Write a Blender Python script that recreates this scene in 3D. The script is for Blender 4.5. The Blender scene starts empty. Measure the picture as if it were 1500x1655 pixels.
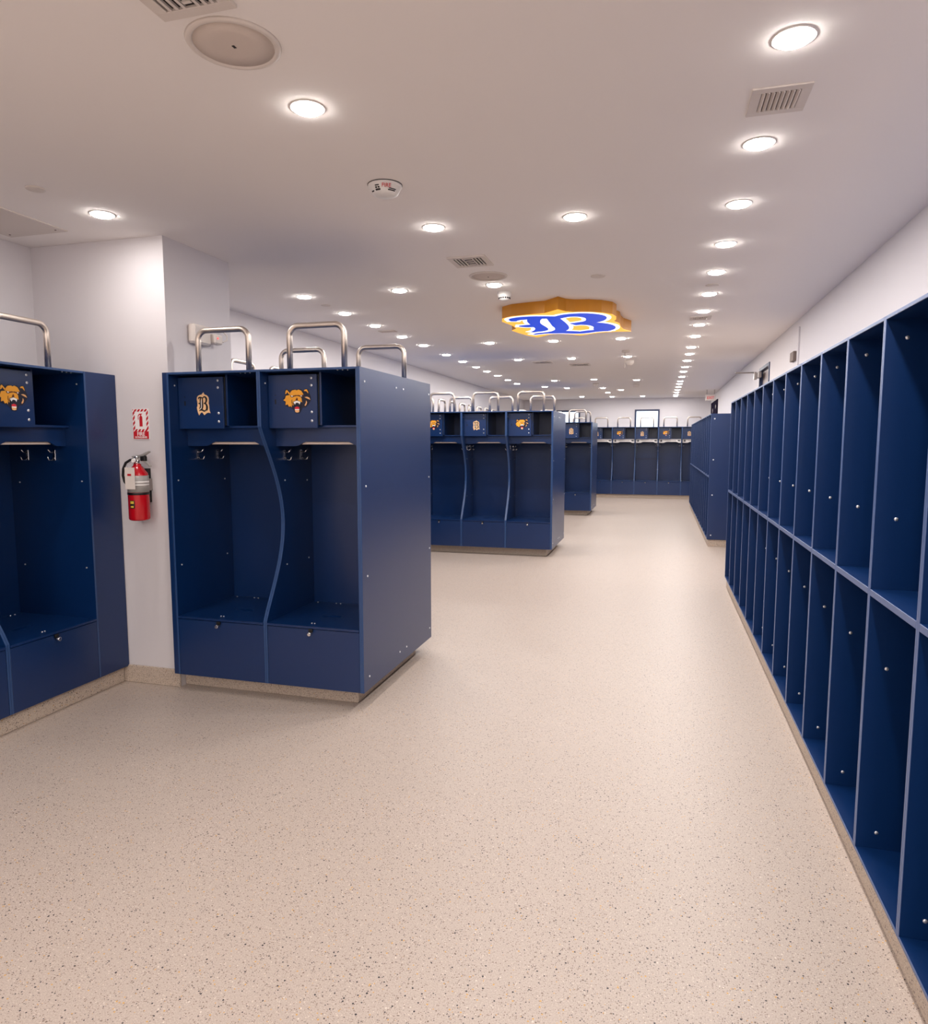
import bpy, bmesh, math, random
from mathutils import Vector, Matrix
PI = math.pi
LATER = []
random.seed(7)
S = bpy.context.scene
COL = S.collection

# ------------------------------------------------------------------ camera, world, exposure
cam = bpy.data.cameras.new('camera')
cam.sensor_fit = 'HORIZONTAL'; cam.sensor_width = 36.0
cam.lens = 1118.2 * 36.0 / 1500.0
cam.clip_start = 0.02; cam.clip_end = 200
camo = bpy.data.objects.new('camera', cam); COL.objects.link(camo)
camo.location = (0, 0, 1.475)
camo.rotation_euler = (PI / 2 - 0.1007, 0.0, 0.275)
S.camera = camo
S.view_settings.view_transform = 'Standard'
S.view_settings.look = 'None'
S.view_settings.gamma = 1.0
S.view_settings.use_curve_mapping = False
S.view_settings.exposure = 0.27
w = bpy.data.worlds.new('world'); S.world = w; w.use_nodes = True
w.node_tree.nodes['Background'].inputs[0].default_value = (0.86, 0.93, 1.0, 1)
w.node_tree.nodes['Background'].inputs[1].default_value = 2.2
LAMP_W = 5.7
LAMP_COL = (1.0, 0.955, 0.925)

# ------------------------------------------------------------------ room numbers (metres)
CEIL = 2.644
XL, XR = -3.70, 1.245          # left / right wall faces
YB, YF = -6.0, 19.33           # back / far wall faces
TOP = 1.87                     # top of every locker
CURB = 0.10

# ------------------------------------------------------------------ materials
def srgb(r, g, b):
    f = lambda c: (c / 255 / 12.92) if c / 255 <= 0.04045 else ((c / 255 + 0.055) / 1.055) ** 2.4
    return (f(r), f(g), f(b), 1)

def mat(name, col, rough=0.5, metal=0.0, spec=0.5, bump=0.0, bscale=200.0, emit=None, estr=0.0, var=0.0):
    m = bpy.data.materials.new(name); m.use_nodes = True
    nt = m.node_tree; b = nt.nodes['Principled BSDF']
    b.inputs['Base Color'].default_value = col
    b.inputs['Roughness'].default_value = rough
    b.inputs['Metallic'].default_value = metal
    b.inputs['Specular IOR Level'].default_value = spec
    if emit:
        b.inputs['Emission Color'].default_value = emit
        b.inputs['Emission Strength'].default_value = estr
    if bump or var:
        tc = nt.nodes.new('ShaderNodeTexCoord')
        n = nt.nodes.new('ShaderNodeTexNoise'); n.inputs['Scale'].default_value = bscale
        n.inputs['Detail'].default_value = 3
        nt.links.new(tc.outputs['Object'], n.inputs['Vector'])
        if bump:
            bp = nt.nodes.new('ShaderNodeBump'); bp.inputs['Strength'].default_value = bump
            bp.inputs['Distance'].default_value = 0.002
            nt.links.new(n.outputs['Fac'], bp.inputs['Height'])
            nt.links.new(bp.outputs['Normal'], b.inputs['Normal'])
        if var:
            n2 = nt.nodes.new('ShaderNodeTexNoise'); n2.inputs['Scale'].default_value = 1.3
            nt.links.new(tc.outputs['Object'], n2.inputs['Vector'])
            mx = nt.nodes.new('ShaderNodeMix'); mx.data_type = 'RGBA'
            mx.inputs[6].default_value = tuple(c * (1 - var) for c in col[:3]) + (1,)
            mx.inputs[7].default_value = tuple(min(1, c * (1 + var)) for c in col[:3]) + (1,)
            nt.links.new(n2.outputs['Fac'], mx.inputs[0])
            nt.links.new(mx.outputs[2], b.inputs['Base Color'])
    return m

def terrazzo(name, base, base2, dark_frac, rough, scale=105.0):
    m = bpy.data.materials.new(name); m.use_nodes = True
    nt = m.node_tree; L = nt.links; N = nt.nodes; b = N['Principled BSDF']
    tc = N.new('ShaderNodeTexCoord')
    def chips(sc, off):
        mp = N.new('ShaderNodeMapping'); mp.inputs['Location'].default_value = (off, off * .7, off * .3)
        L.new(tc.outputs['Object'], mp.inputs['Vector'])
        v = N.new('ShaderNodeTexVoronoi'); v.inputs['Scale'].default_value = sc
        L.new(mp.outputs['Vector'], v.inputs['Vector'])
        sp = N.new('ShaderNodeSeparateColor'); L.new(v.outputs['Color'], sp.inputs['Color'])
        return v.outputs['Distance'], sp
    def math_(op, a, bb):
        n = N.new('ShaderNodeMath'); n.operation = op
        for i, x in enumerate((a, bb)):
            if isinstance(x, (int, float)): n.inputs[i].default_value = x
            else: L.new(x, n.inputs[i])
        return n.outputs[0]
    def mix(fac, a, bb):
        n = N.new('ShaderNodeMix'); n.data_type = 'RGBA'
        L.new(fac, n.inputs[0])
        for i, x in ((6, a), (7, bb)):
            if isinstance(x, tuple): n.inputs[i].default_value = x
            else: L.new(x, n.inputs[i])
        return n.outputs[2]
    def mask(dist, rnd, lo, hi, size_src, rmin, rmax):
        r = math_('ADD', math_('MULTIPLY', size_src, rmax - rmin), rmin)
        inside = math_('LESS_THAN', dist, r)
        a = math_('GREATER_THAN', rnd, lo); c = math_('LESS_THAN', rnd, hi)
        return math_('MULTIPLY', inside, math_('MULTIPLY', a, c))
    n0 = N.new('ShaderNodeTexNoise'); n0.inputs['Scale'].default_value = 260; n0.inputs['Detail'].default_value = 2
    L.new(tc.outputs['Object'], n0.inputs['Vector'])
    cr = N.new('ShaderNodeMapRange'); cr.inputs[1].default_value = .35; cr.inputs[2].default_value = .65
    L.new(n0.outputs['Fac'], cr.inputs[0])
    c = mix(cr.outputs[0], base, base2)
    d1, s1 = chips(scale * 1.9, 3.1)
    c = mix(mask(d1, s1.outputs[0], 0.0, .12, s1.outputs[1], .15, .42), c, srgb(214, 201, 188))
    c = mix(mask(d1, s1.outputs[0], .18, .18 + dark_frac * 1.1, s1.outputs[1], .1, .40), c, srgb(140, 122, 110))
    c = mix(mask(d1, s1.outputs[0], .62, .62 + dark_frac * .35, s1.outputs[1], .1, .38), c, srgb(92, 84, 84))
    d2, s2 = chips(scale, 11.7)
    c = mix(mask(d2, s2.outputs[0], 0.0, dark_frac * .5, s2.outputs[1], .06, .30), c, srgb(46, 42, 48))
    c = mix(mask(d2, s2.outputs[0], .40, .40 + dark_frac * .45, s2.outputs[1], .10, .28), c, srgb(122, 104, 92))
    c = mix(mask(d2, s2.outputs[0], .60, 0.60 + dark_frac * .42, s2.outputs[1], .08, .28), c, srgb(206, 160, 84))
    c = mix(mask(d2, s2.outputs[0], .80, .835, s2.outputs[1], .08, .30), c, srgb(220, 208, 196))
    L.new(c, b.inputs['Base Color'])
    b.inputs['Roughness'].default_value = rough
    b.inputs['Specular IOR Level'].default_value = 0.4
    bp = N.new('ShaderNodeBump'); bp.inputs['Strength'].default_value = .15; bp.inputs['Distance'].default_value = .001
    L.new(n0.outputs['Fac'], bp.inputs['Height']); L.new(bp.outputs['Normal'], b.inputs['Normal'])
    return m

M = {}
M['floor'] = terrazzo('terrazzo_floor', srgb(197, 183, 172), srgb(177, 161, 150), .44, .42, 98.0)
M['curb'] = terrazzo('terrazzo_curb', srgb(208, 192, 176), srgb(182, 165, 149), .75, .5, 88)
M['ceiling'] = mat('ceiling_paint', srgb(246, 240, 236), .9, spec=.2, bump=.05, bscale=90)
M['wall'] = mat('wall_paint', srgb(220, 215, 217), .85, spec=.2, bump=.05, bscale=120)
M['blue'] = mat('blue_plastic_panel', srgb(7, 42, 90), .30, spec=.6, bump=.12, bscale=420, var=.04)
M['edge'] = mat('blue_plastic_cut_edge_sheen', srgb(78, 100, 146), .38, spec=.6)  # cut edge, paler than the panels with glossy reflection put into its colour
M['edge2'] = mat('blue_plastic_front_edge_sheen', srgb(38, 70, 118), .35, spec=.6)  # darker variant for the stalls, edge sheen likewise painted into the colour
M['steel'] = mat('brushed_stainless', srgb(224, 212, 200), .36, metal=1.0)
M['chrome'] = mat('chrome', srgb(225, 225, 228), .12, metal=1.0)
M['lever'] = mat('satin_steel_lever', srgb(200, 196, 192), .4, metal=.6)
M['bolt'] = mat('zinc_bolt', srgb(235, 236, 240), .3, metal=.6)
M['black'] = mat('black_plastic', srgb(16, 16, 18), .45)
M['bar'] = mat('pale_bar', srgb(226, 208, 196), .45)
M['white'] = mat('white_plastic', srgb(232, 228, 224), .5)
M['fixture'] = mat('fixture_white', srgb(222, 212, 204), .6)
M['grille'] = mat('speaker_grille_cloth', srgb(214, 200, 190), .8, bump=.3, bscale=600)
M['lens'] = mat('lit_lens', srgb(255, 250, 240), .4, emit=(1, .96, .92, 1), estr=60.0)
M['trimring'] = mat('light_trim_ring', srgb(236, 230, 224), .4)
M['dark'] = mat('dark_void', srgb(40, 36, 36), .8)
M['ventgrey'] = mat('vent_shadow_grey', srgb(120, 104, 96), .7)
M['red'] = mat('extinguisher_red', srgb(196, 14, 30), .22, spec=.6)
M['signred'] = mat('sign_red', srgb(200, 24, 40), .5)
M['label'] = mat('extinguisher_label', srgb(168, 164, 160), .4)
M['tag'] = mat('paper_tag', srgb(236, 226, 218), .7)
M['yellow'] = mat('yellow_sticker', srgb(232, 200, 70), .5)
M['navy'] = mat('emblem_navy', srgb(10, 10, 38), .5)
M['cloth'] = mat('banner_cloth_dark', srgb(22, 12, 38), .95, spec=.05)
M['emblack'] = mat('emblem_black', srgb(8, 8, 22), .5)
M['cream'] = mat('emblem_cream', srgb(246, 200, 150), .5)
M['gold'] = mat('emblem_gold', srgb(244, 168, 44), .5)
M['tan'] = mat('emblem_tan', srgb(238, 180, 120), .5)
M['emwhite'] = mat('emblem_white', srgb(250, 246, 244), .5)
M['emred'] = mat('emblem_red', srgb(216, 30, 50), .5)
M['brown'] = mat('emblem_brown', srgb(96, 44, 12), .5)
M['signgold'] = mat('sign_gold_side', srgb(206, 136, 12), .45)
M['litgold'] = mat('sign_lit_gold', srgb(240, 170, 50), .4, emit=srgb(255, 190, 70), estr=.75)
M['litwhite'] = mat('sign_lit_white', srgb(240, 240, 245), .4, emit=srgb(248, 244, 255), estr=.95)
M['litblue'] = mat('sign_lit_blue', srgb(10, 50, 180), .35, emit=srgb(10, 64, 200), estr=.8)
M['frame'] = mat('window_frame_navy', srgb(34, 48, 84), .4)
M['doorgrey'] = mat('door_grey', srgb(150, 138, 136), .5)
M['alu'] = mat('aluminium', srgb(170, 162, 158), .35, metal=.8)
M['exitred'] = mat('exit_red', srgb(230, 70, 70), .4, emit=srgb(240, 120, 110), estr=.15)
M['led'] = mat('red_led', srgb(240, 60, 60), .4, emit=srgb(255, 60, 60), estr=1.5)
g = bpy.data.materials.new('window_glass'); g.use_nodes = True
gn = g.node_tree; gb = gn.nodes['Principled BSDF']
gb.inputs['Base Color'].default_value = (.95, .98, 1, 1); gb.inputs['Roughness'].default_value = .02
gb.inputs['Transmission Weight'].default_value = 1.0; gb.inputs['IOR'].default_value = 1.05
M['glass'] = g

# ------------------------------------------------------------------ helpers
class MB:
    """collects shapes into one mesh"""
    def __init__(s): s.bm = bmesh.new(); s.mats = []
    def mi(s, m):
        if m not in s.mats: s.mats.append(m)
        return s.mats.index(m)
    def add(s, tmp, m, smooth=False):
        me = bpy.data.meshes.new('t'); tmp.to_mesh(me); tmp.free()
        n0 = len(s.bm.faces); s.bm.from_mesh(me); bpy.data.meshes.remove(me)
        s.bm.faces.ensure_lookup_table(); k = s.mi(m)
        for f in s.bm.faces[n0:]:
            f.material_index = k; f.smooth = smooth
    def box(s, a, b, m, bev=0.0, edge=None, edir=None):
        t = bmesh.new(); bmesh.ops.create_cube(t, size=1)
        a = Vector(a); b = Vector(b)
        for v in t.verts:
            v.co = Vector(((a.x + b.x) / 2 + v.co.x * (b.x - a.x), (a.y + b.y) / 2 + v.co.y * (b.y - a.y), (a.z + b.z) / 2 + v.co.z * (b.z - a.z)))
        if bev: bmesh.ops.bevel(t, geom=list(t.edges), offset=bev, segments=1, affect='EDGES')
        n0 = len(s.bm.faces); s.add(t, m)
        if edge:
            k = s.mi(edge); ed = Vector(edir); s.bm.faces.ensure_lookup_table()
            for f in s.bm.faces[n0:]:
                f.normal_update()
                if f.normal.dot(ed) > .6: f.material_index = k
        return s
    def cyl(s, c, r, h, m, axis='z', seg=24, r2=None, smooth=True, bev=0):
        t = bmesh.new()
        bmesh.ops.create_cone(t, cap_ends=True, cap_tris=False, segments=seg, radius1=r, radius2=r if r2 is None else r2, depth=h)
        if axis == 'x': bmesh.ops.rotate(t, cent=(0, 0, 0), matrix=Matrix.Rotation(PI / 2, 3, 'Y'), verts=t.verts)
        if axis == 'y': bmesh.ops.rotate(t, cent=(0, 0, 0), matrix=Matrix.Rotation(-PI / 2, 3, 'X'), verts=t.verts)
        bmesh.ops.translate(t, vec=c, verts=t.verts)
        n0 = len(s.bm.faces); s.add(t, m)
        s.bm.faces.ensure_lookup_table()
        for f in s.bm.faces[n0:]: f.smooth = smooth and len(f.verts) == 4
        return s
    def lathe(s, prof, m, seg=32, c=(0, 0, 0), axis='z'):
        t = bmesh.new(); rings = []
        for r, z in prof:
            rings.append([t.verts.new((max(r, 1e-5) * math.cos(2 * PI * i / seg), max(r, 1e-5) * math.sin(2 * PI * i / seg), z)) for i in range(seg)])
        for A, B in zip(rings, rings[1:]):
            for i in range(seg):
                j = (i + 1) % seg; t.faces.new((A[i], A[j], B[j], B[i]))
        t.faces.new(rings[0][::-1]); t.faces.new(rings[-1])
        if axis == 'y': bmesh.ops.rotate(t, cent=(0, 0, 0), matrix=Matrix.Rotation(PI / 2, 3, 'X'), verts=t.verts)
        bmesh.ops.recalc_face_normals(t, faces=t.faces)
        bmesh.ops.translate(t, vec=c, verts=t.verts)
        s.add(t, m, True); return s
    def tube(s, pts, r, m, seg=12, cap=True):
        t = bmesh.new(); pts = [Vector(p) for p in pts]; rings = []
        prev = None
        for i, p in enumerate(pts):
            d = (pts[min(i + 1, len(pts) - 1)] - pts[max(i - 1, 0)]).normalized()
            if prev is None:
                a = d.orthogonal().normalized()
            else:
                a = (prev - d * prev.dot(d)).normalized()
            prev = a; b = d.cross(a)
            rings.append([t.verts.new(p + a * r * math.cos(2 * PI * k / seg) + b * r * math.sin(2 * PI * k / seg)) for k in range(seg)])
        for A, B in zip(rings, rings[1:]):
            for i in range(seg):
                j = (i + 1) % seg; t.faces.new((A[i], A[j], B[j], B[i]))
        if cap: t.faces.new(rings[0][::-1]); t.faces.new(rings[-1])
        bmesh.ops.recalc_face_normals(t, faces=t.faces)
        s.add(t, m, True); return s
    def prism(s, pts, d0, d1, m, plane='xz', smooth=False):
        """extrude a 2D outline; plane xz -> depth along y, xy -> along z, yz -> along x"""
        t = bmesh.new()
        def P(u, v, d):
            return (u, d, v) if plane == 'xz' else (u, v, d) if plane == 'xy' else (d, u, v)
        A = [t.verts.new(P(u, v, d0)) for u, v in pts]
        B = [t.verts.new(P(u, v, d1)) for u, v in pts]
        n = len(pts)
        ed = [t.edges.new((A[i], A[(i + 1) % n])) for i in range(n)]
        eb = [t.edges.new((B[i], B[(i + 1) % n])) for i in range(n)]
        bmesh.ops.triangle_fill(t, edges=ed, use_beauty=True)
        bmesh.ops.triangle_fill(t, edges=eb, use_beauty=True)
        for i in range(n): t.faces.new((A[i], A[(i + 1) % n], B[(i + 1) % n], B[i]))
        bmesh.ops.recalc_face_normals(t, faces=t.faces)
        s.add(t, m, smooth); return s
    def strip(s, a, b, d0, d1, m, plane='xz'):
        """solid strip between two matching polylines (quads, safe for concave shapes)"""
        t = bmesh.new()
        def P(u, v, d):
            return (u, d, v) if plane == 'xz' else (u, v, d) if plane == 'xy' else (d, u, v)
        V = [[t.verts.new(P(p[0], p[1], d)) for p in q] for d in (d0, d1) for q in (a, b)]
        a0, b0, a1, b1 = V; n = len(a)
        for i in range(n - 1):
            t.faces.new((a0[i], a0[i + 1], b0[i + 1], b0[i])); t.faces.new((a1[i], b1[i], b1[i + 1], a1[i + 1]))
            t.faces.new((a0[i], a1[i], a1[i + 1], a0[i + 1])); t.faces.new((b0[i], b0[i + 1], b1[i + 1], b1[i]))
        t.faces.new((a0[0], b0[0], b1[0], a1[0])); t.faces.new((a0[-1], a1[-1], b1[-1], b0[-1]))
        bmesh.ops.recalc_face_normals(t, faces=t.faces)
        s.add(t, m); return s
    def build(s, name, parent=None, loc=None):
        me = bpy.data.meshes.new(name); s.bm.to_mesh(me); s.bm.free()
        for m in s.mats: me.materials.append(m)
        o = bpy.data.objects.new(name, me); COL.objects.link(o)
        if parent: o.parent = parent
        if loc: o.location = loc
        return o

def tag(o, label, cat, group=None):
    o['label'] = label; o['category'] = cat
    if group: o['group'] = group
    return o
def thing(name, loc=(0, 0, 0), rz=0.0):
    o = bpy.data.objects.new(name, None); COL.objects.link(o)
    o.empty_display_size = .1
    o.location = loc; o.rotation_euler = (0, 0, rz); return o
def struct(o): o['kind'] = 'structure'; return o
def dup(root):
    r = root.copy(); COL.objects.link(r)
    for ch in root.children:
        c = ch.copy(); COL.objects.link(c); c.parent = r
        for gch in ch.children:
            d = gch.copy(); COL.objects.link(d); d.parent = c
    return r
ORD = ['first', 'second', 'third', 'fourth', 'fifth', 'sixth', 'seventh', 'eighth', 'ninth', 'tenth', 'eleventh', 'twelfth',
       'thirteenth', 'fourteenth', 'fifteenth', 'sixteenth', 'seventeenth', 'eighteenth', 'nineteenth', 'twentieth', 'twenty-first',
       'twenty-second', 'twenty-third', 'twenty-fourth', 'twenty-fifth', 'twenty-sixth', 'twenty-seventh', 'twenty-eighth', 'twenty-ninth', 'thirtieth', 'thirty-first', 'thirty-second']

# ------------------------------------------------------------------ setting
def sbox(name, a, b, m):
    mb = MB(); mb.box(a, b, M[m]); return struct(mb.build(name))
sbox('floor', (XL - .2, YB - .2, -.2), (XR + .2, YF + .2, 0), 'floor')
sbox('ceiling', (XL - .2, YB - .2, CEIL), (XR + .2, YF + .2, CEIL + .2), 'ceiling')
sbox('wall_left', (XL - .2, YB - .2, 0), (XL, YF + .2, CEIL), 'wall')
sbox('wall_back', (XL, YB - .2, 0), (XR, YB, CEIL), 'wall')
# right wall with the door opening
DY0, DY1, DZ = 9.12, 9.98, 2.435
mb = MB()
mb.box((XR, YB - .2, 0), (XR + .2, DY0, CEIL), M['wall']); mb.box((XR, DY1, 0), (XR + .2, YF + .2, CEIL), M['wall'])
mb.box((XR, DY0, DZ), (XR + .2, DY1, CEIL), M['wall']); struct(mb.build('wall_right'))
# far wall with two window openings
WIN = [(-2.85, -2.138), (-.68, -.035)]
WZ0, WZ1 = 1.0, 2.345
mb = MB(); x = XL
for a, b in WIN:
    mb.box((x, YF, 0), (a, YF + .2, CEIL), M['wall'])
    mb.box((a, YF, 0), (b, YF + .2, WZ0), M['wall']); mb.box((a, YF, WZ1), (b, YF + .2, CEIL), M['wall']); x = b
mb.box((x, YF, 0), (XR, YF + .2, CEIL), M['wall']); struct(mb.build('wall_far'))
for i, (a, b) in enumerate(WIN):
    r = thing('window_%d' % (i + 1), ((a + b) / 2, YF, WZ0)); struct(r)
    hw = (b - a) / 2; H = WZ1 - WZ0; mb = MB(); f = .045
    mb.box((-hw, -.02, 0), (-hw + f, .1, H), M['frame']); mb.box((hw - f, -.02, 0), (hw, .1, H), M['frame'])
    mb.box((-hw + f, -.02, H - f), (hw - f, .1, H), M['frame']); mb.box((-hw + f, -.02, 0), (hw - f, .1, f), M['frame'])
    mb.build('window_frame', r)
    mb = MB(); mb.box((-hw + f, .04, f), (hw - f, .046, H - f), M['glass']); mb.build('window_pane', r)
# pillar
PX, PY0, PY1 = -2.756, 3.45, 4.077
sbox('wall_pillar', (XL, PY0, 0), (PX, PY1, CEIL), 'wall')
# terrazzo cove base on pillar front
mb = MB(); mb.box((-3.16, PY0 - .012, 0), (PX + .004, PY0, .108), M['curb'], .003); struct(mb.build('baseboard_pillar'))
# curbs under the lockers
I1 = (3.394, 4.553); I2 = (8.75, 9.91); I3 = (13.99, 15.15)
def curb(n, a, b):
    mb = MB(); mb.box(a + (0,), b + (CURB,), M['curb'], .004); struct(mb.build('trim_%d' % n))
curb(1, (XL, YB), (-3.155, PY0 - .012))
curb(2, (PX, I1[0] + .10), (-1.608, I1[1] - .1))
curb(3, (XL, PY1), (-3.16, 8.74))
curb(4, (XL, I2[0] + .1), (-1.38, I2[1] - .1))
curb(5, (XL, 9.92), (-3.16, 13.98))
curb(6, (XL, I3[0] + .1), (-1.38, I3[1] - .1))
curb(7, (-2.40, 18.80), (XR, YF))
curb(8, (.692, .70), (XR, 7.46))
curb(9, (.692, 10.32), (XR, 16.62))
# door in the right wall
r = struct(thing('door_1', (XR, DY0, 0)))
mb = MB(); mb.box((.03, .04, 0), (.075, DY1 - DY0 - .04, DZ - .04), M['doorgrey'], .002); leaf = mb.build('door_leaf', r)
mb = MB()
mb.box((-.012, 0, 0), (.12, .04, DZ), M['frame']); mb.box((-.012, DY1 - DY0 - .04, 0), (.12, DY1 - DY0, DZ), M['frame'])
mb.box((-.012, .04, DZ - .04), (.12, DY1 - DY0 - .04, DZ), M['frame']); mb.build('door_frame', r)
mb = MB(); mb.cyl((-.03, .74, 1.0), .012, .08, M['alu'], 'x', 12); mb.tube([(-.06, .74, 1.0), (-.06, .62, 1.0)], .01, M['alu']); mb.build('door_handle', r)

# ------------------------------------------------------------------ emblems (shared outlines, unit = metres at door size)
def resample(p, n=24):
    L = [0]
    for a, b in zip(p, p[1:]): L.append(L[-1] + math.dist(a[:2], b[:2]))
    out = []
    def cr(a, b, c, d, t):
        return tuple(.5 * ((2 * b[k]) + (-a[k] + c[k]) * t + (2 * a[k] - 5 * b[k] + 4 * c[k] - d[k]) * t * t + (-a[k] + 3 * b[k] - 3 * c[k] + d[k]) * t ** 3) for k in range(3))
    m = len(p) - 1; per = max(2, n // m)
    for i in range(m):
        a = p[max(i - 1, 0)]; b = p[i]; c = p[i + 1]; d = p[min(i + 2, m)]
        for j in range(per): out.append(cr(a, b, c, d, j / per))
    out.append(p[-1]); return out
def stroke_sides(p, grow=0.0, k=1.0):
    q = resample(p); A = []; B = []
    for i, (x, y, w_) in enumerate(q):
        x0, y0, _ = q[max(i - 1, 0)]; x1, y1, _ = q[min(i + 1, len(q) - 1)]
        dx, dy = x1 - x0, y1 - y0; l = math.hypot(dx, dy) or 1; nx, ny = -dy / l, dx / l
        h = w_ * k / 2 + grow
        if grow and i in (0, len(q) - 1):
            s_ = -1 if i == 0 else 1; x += s_ * dx / l * grow * .9; y += s_ * dy / l * grow * .9
        A.append((x + nx * h, y + ny * h)); B.append((x - nx * h, y - ny * h))
    return A, B
B_PLATE = [(760,370),(790,440),(830,475),(900,490),(960,530),(1010,600),(1025,680),(1020,760),(1003,830),(1030,920),(1030,1050),(1040,1150),(1080,1260),(1000,1235),(900,1250),(840,1290),(775,1340),(720,1270),(660,1215),(600,1240),(560,1290),(510,1345),(460,1230),(430,1110),(410,1010),(450,940),(450,850),(440,760),(420,660),(440,570),(500,510),(600,480),(680,465),(720,420)]
B_STROKES = [
    [(505,665,14),(525,610,46),(600,585,50),(720,610,34)],
    [(625,600,48),(600,700,44),(602,850,46),(605,950,48),(585,1020,46),(535,1070,12)],
    [(505,835,16),(545,845,50),(600,845,44)],
    [(705,600,40),(710,850,56),(700,1000,56),(660,1085,54),(590,1120,40),(530,1165,10)],
    [(725,625,34),(780,572,46),(855,580,62),(905,650,72),(900,745,66),(860,810,50),(780,855,44)],
    [(830,845,44),(890,885,60),(925,970,76),(920,1070,80),(900,1140,50)],
    [(620,1115,44),(700,1125,56),(785,1165,52),(860,1130,44),(945,1115,36)],
]
def uvB(p, s, ox=745, oy=855): return ((p[0] - ox) * s, (oy - p[1]) * s)
def b_layers(s, plane, d, mats, kw=1.0, white=0.0, slit=True, sign=-1, flip=1):
    """returns list of (mb,name). d = list of depth pairs for plate, outline, letter"""
    out = []
    mb = MB(); mb.prism([(uvB(p, s)[0], uvB(p, s)[1] * flip) for p in B_PLATE], d[0][0], d[0][1], mats[0], plane); out.append(mb)
    if white:
        mb = MB()
        for k, st in enumerate(B_STROKES):
            q = [(uvB(p, s)[0], uvB(p, s)[1] * flip, p[2] * s) for p in st]; a, b = stroke_sides(q, white * s, kw)
            e = k * 2e-5
            mb.strip(a, b, d[1][0], d[1][1] + (e if d[1][1] > d[1][0] else -e), mats[1], plane)
        out.append(mb)
    mb = MB()
    for k, st in enumerate(B_STROKES):
        q = [(uvB(p, s)[0], uvB(p, s)[1] * flip, p[2] * s) for p in st]; a, b = stroke_sides(q, 0, kw)
        e = k * 2e-5
        mb.strip(a, b, d[2][0], d[2][1] + (e if d[2][1] > d[2][0] else -e), mats[2], plane)
    out.append(mb)
    if slit:
        mb = out[1] if False else MB()
        q = [(uvB(p, s)[0], uvB(p, s)[1] * flip, p[2] * s) for p in [(655,670,12),(645,800,34),(650,960,34),(620,1050,30),(560,1095,8)]]
        a, b = stroke_sides(q); mb.strip(a, b, d[1][0], d[1][1], M['emwhite'], plane); out.append(mb)
    return out
BEAR = [
    ('navy', 0, [(225,640),(245,560),(290,500),(290,330),(360,275),(470,340),(580,290),(730,312),(880,290),(970,350),(1050,285),(1140,300),(1185,440),(1240,560),(1235,660),(1150,780),(1050,880),(920,900),(860,1010),(810,1080),(660,1060),(600,960),(520,900),(380,860),(285,820),(290,720)]),
    ('gold', 1, [(330,500),(480,475),(490,400),(560,330),(680,312),(730,335),(800,308),(900,350),(960,440),(975,480),(870,520),(905,600),(920,720),(850,690),(740,650),(600,690),(592,830),(548,770),(530,875),(490,830),(440,860),(390,775),(305,805),(322,690),(230,640),(298,590)]),
    ('gold', 1, [(305,450),(325,340),(370,308),(480,420),(470,470),(430,440),(385,372),(350,430)]),
    ('gold', 1, [(990,360),(1030,312),(1105,305),(1150,400),(1150,440),(1080,365)]),
    ('tan', 1, [(1010,555),(1100,540),(1180,570),(1225,645),(1110,600)]),
    ('tan', 1, [(1070,660),(1100,720),(1075,800),(1032,840),(1010,810),(1055,740)]),
    ('brown', 2, [(485,485),(600,500),(700,480),(735,492),(780,480),(860,495),(965,470),(950,540),(885,560),(840,530),(740,512),(640,530),(560,560),(510,540)]),
    ('brown', 2, [(705,600),(735,560),(765,600),(770,650),(735,662),(680,655)]),
    ('brown', 2, [(540,640),(560,620),(560,700),(580,760),(560,790),(535,720)]),
    ('emwhite', 3, [(520,505),(560,490),(595,520),(555,540)]),
    ('emwhite', 3, [(870,510),(910,490),(925,515),(885,540)]),
    ('navy', 2, [(590,700),(735,650),(870,700),(905,790),(850,900),(625,900)]),
    ('emwhite', 3, [(605,705),(735,662),(865,705),(830,790),(795,742),(735,728),(690,742),(660,790)]),
    ('emred', 3, [(650,880),(735,850),(820,880),(812,935),(660,935)]),
    ('emwhite', 4, [(655,935),(820,935),(810,965),(662,965)]),
    ('tan', 3, [(655,965),(815,965),(808,1030),(740,1048),(672,1030)]),
]

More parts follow.
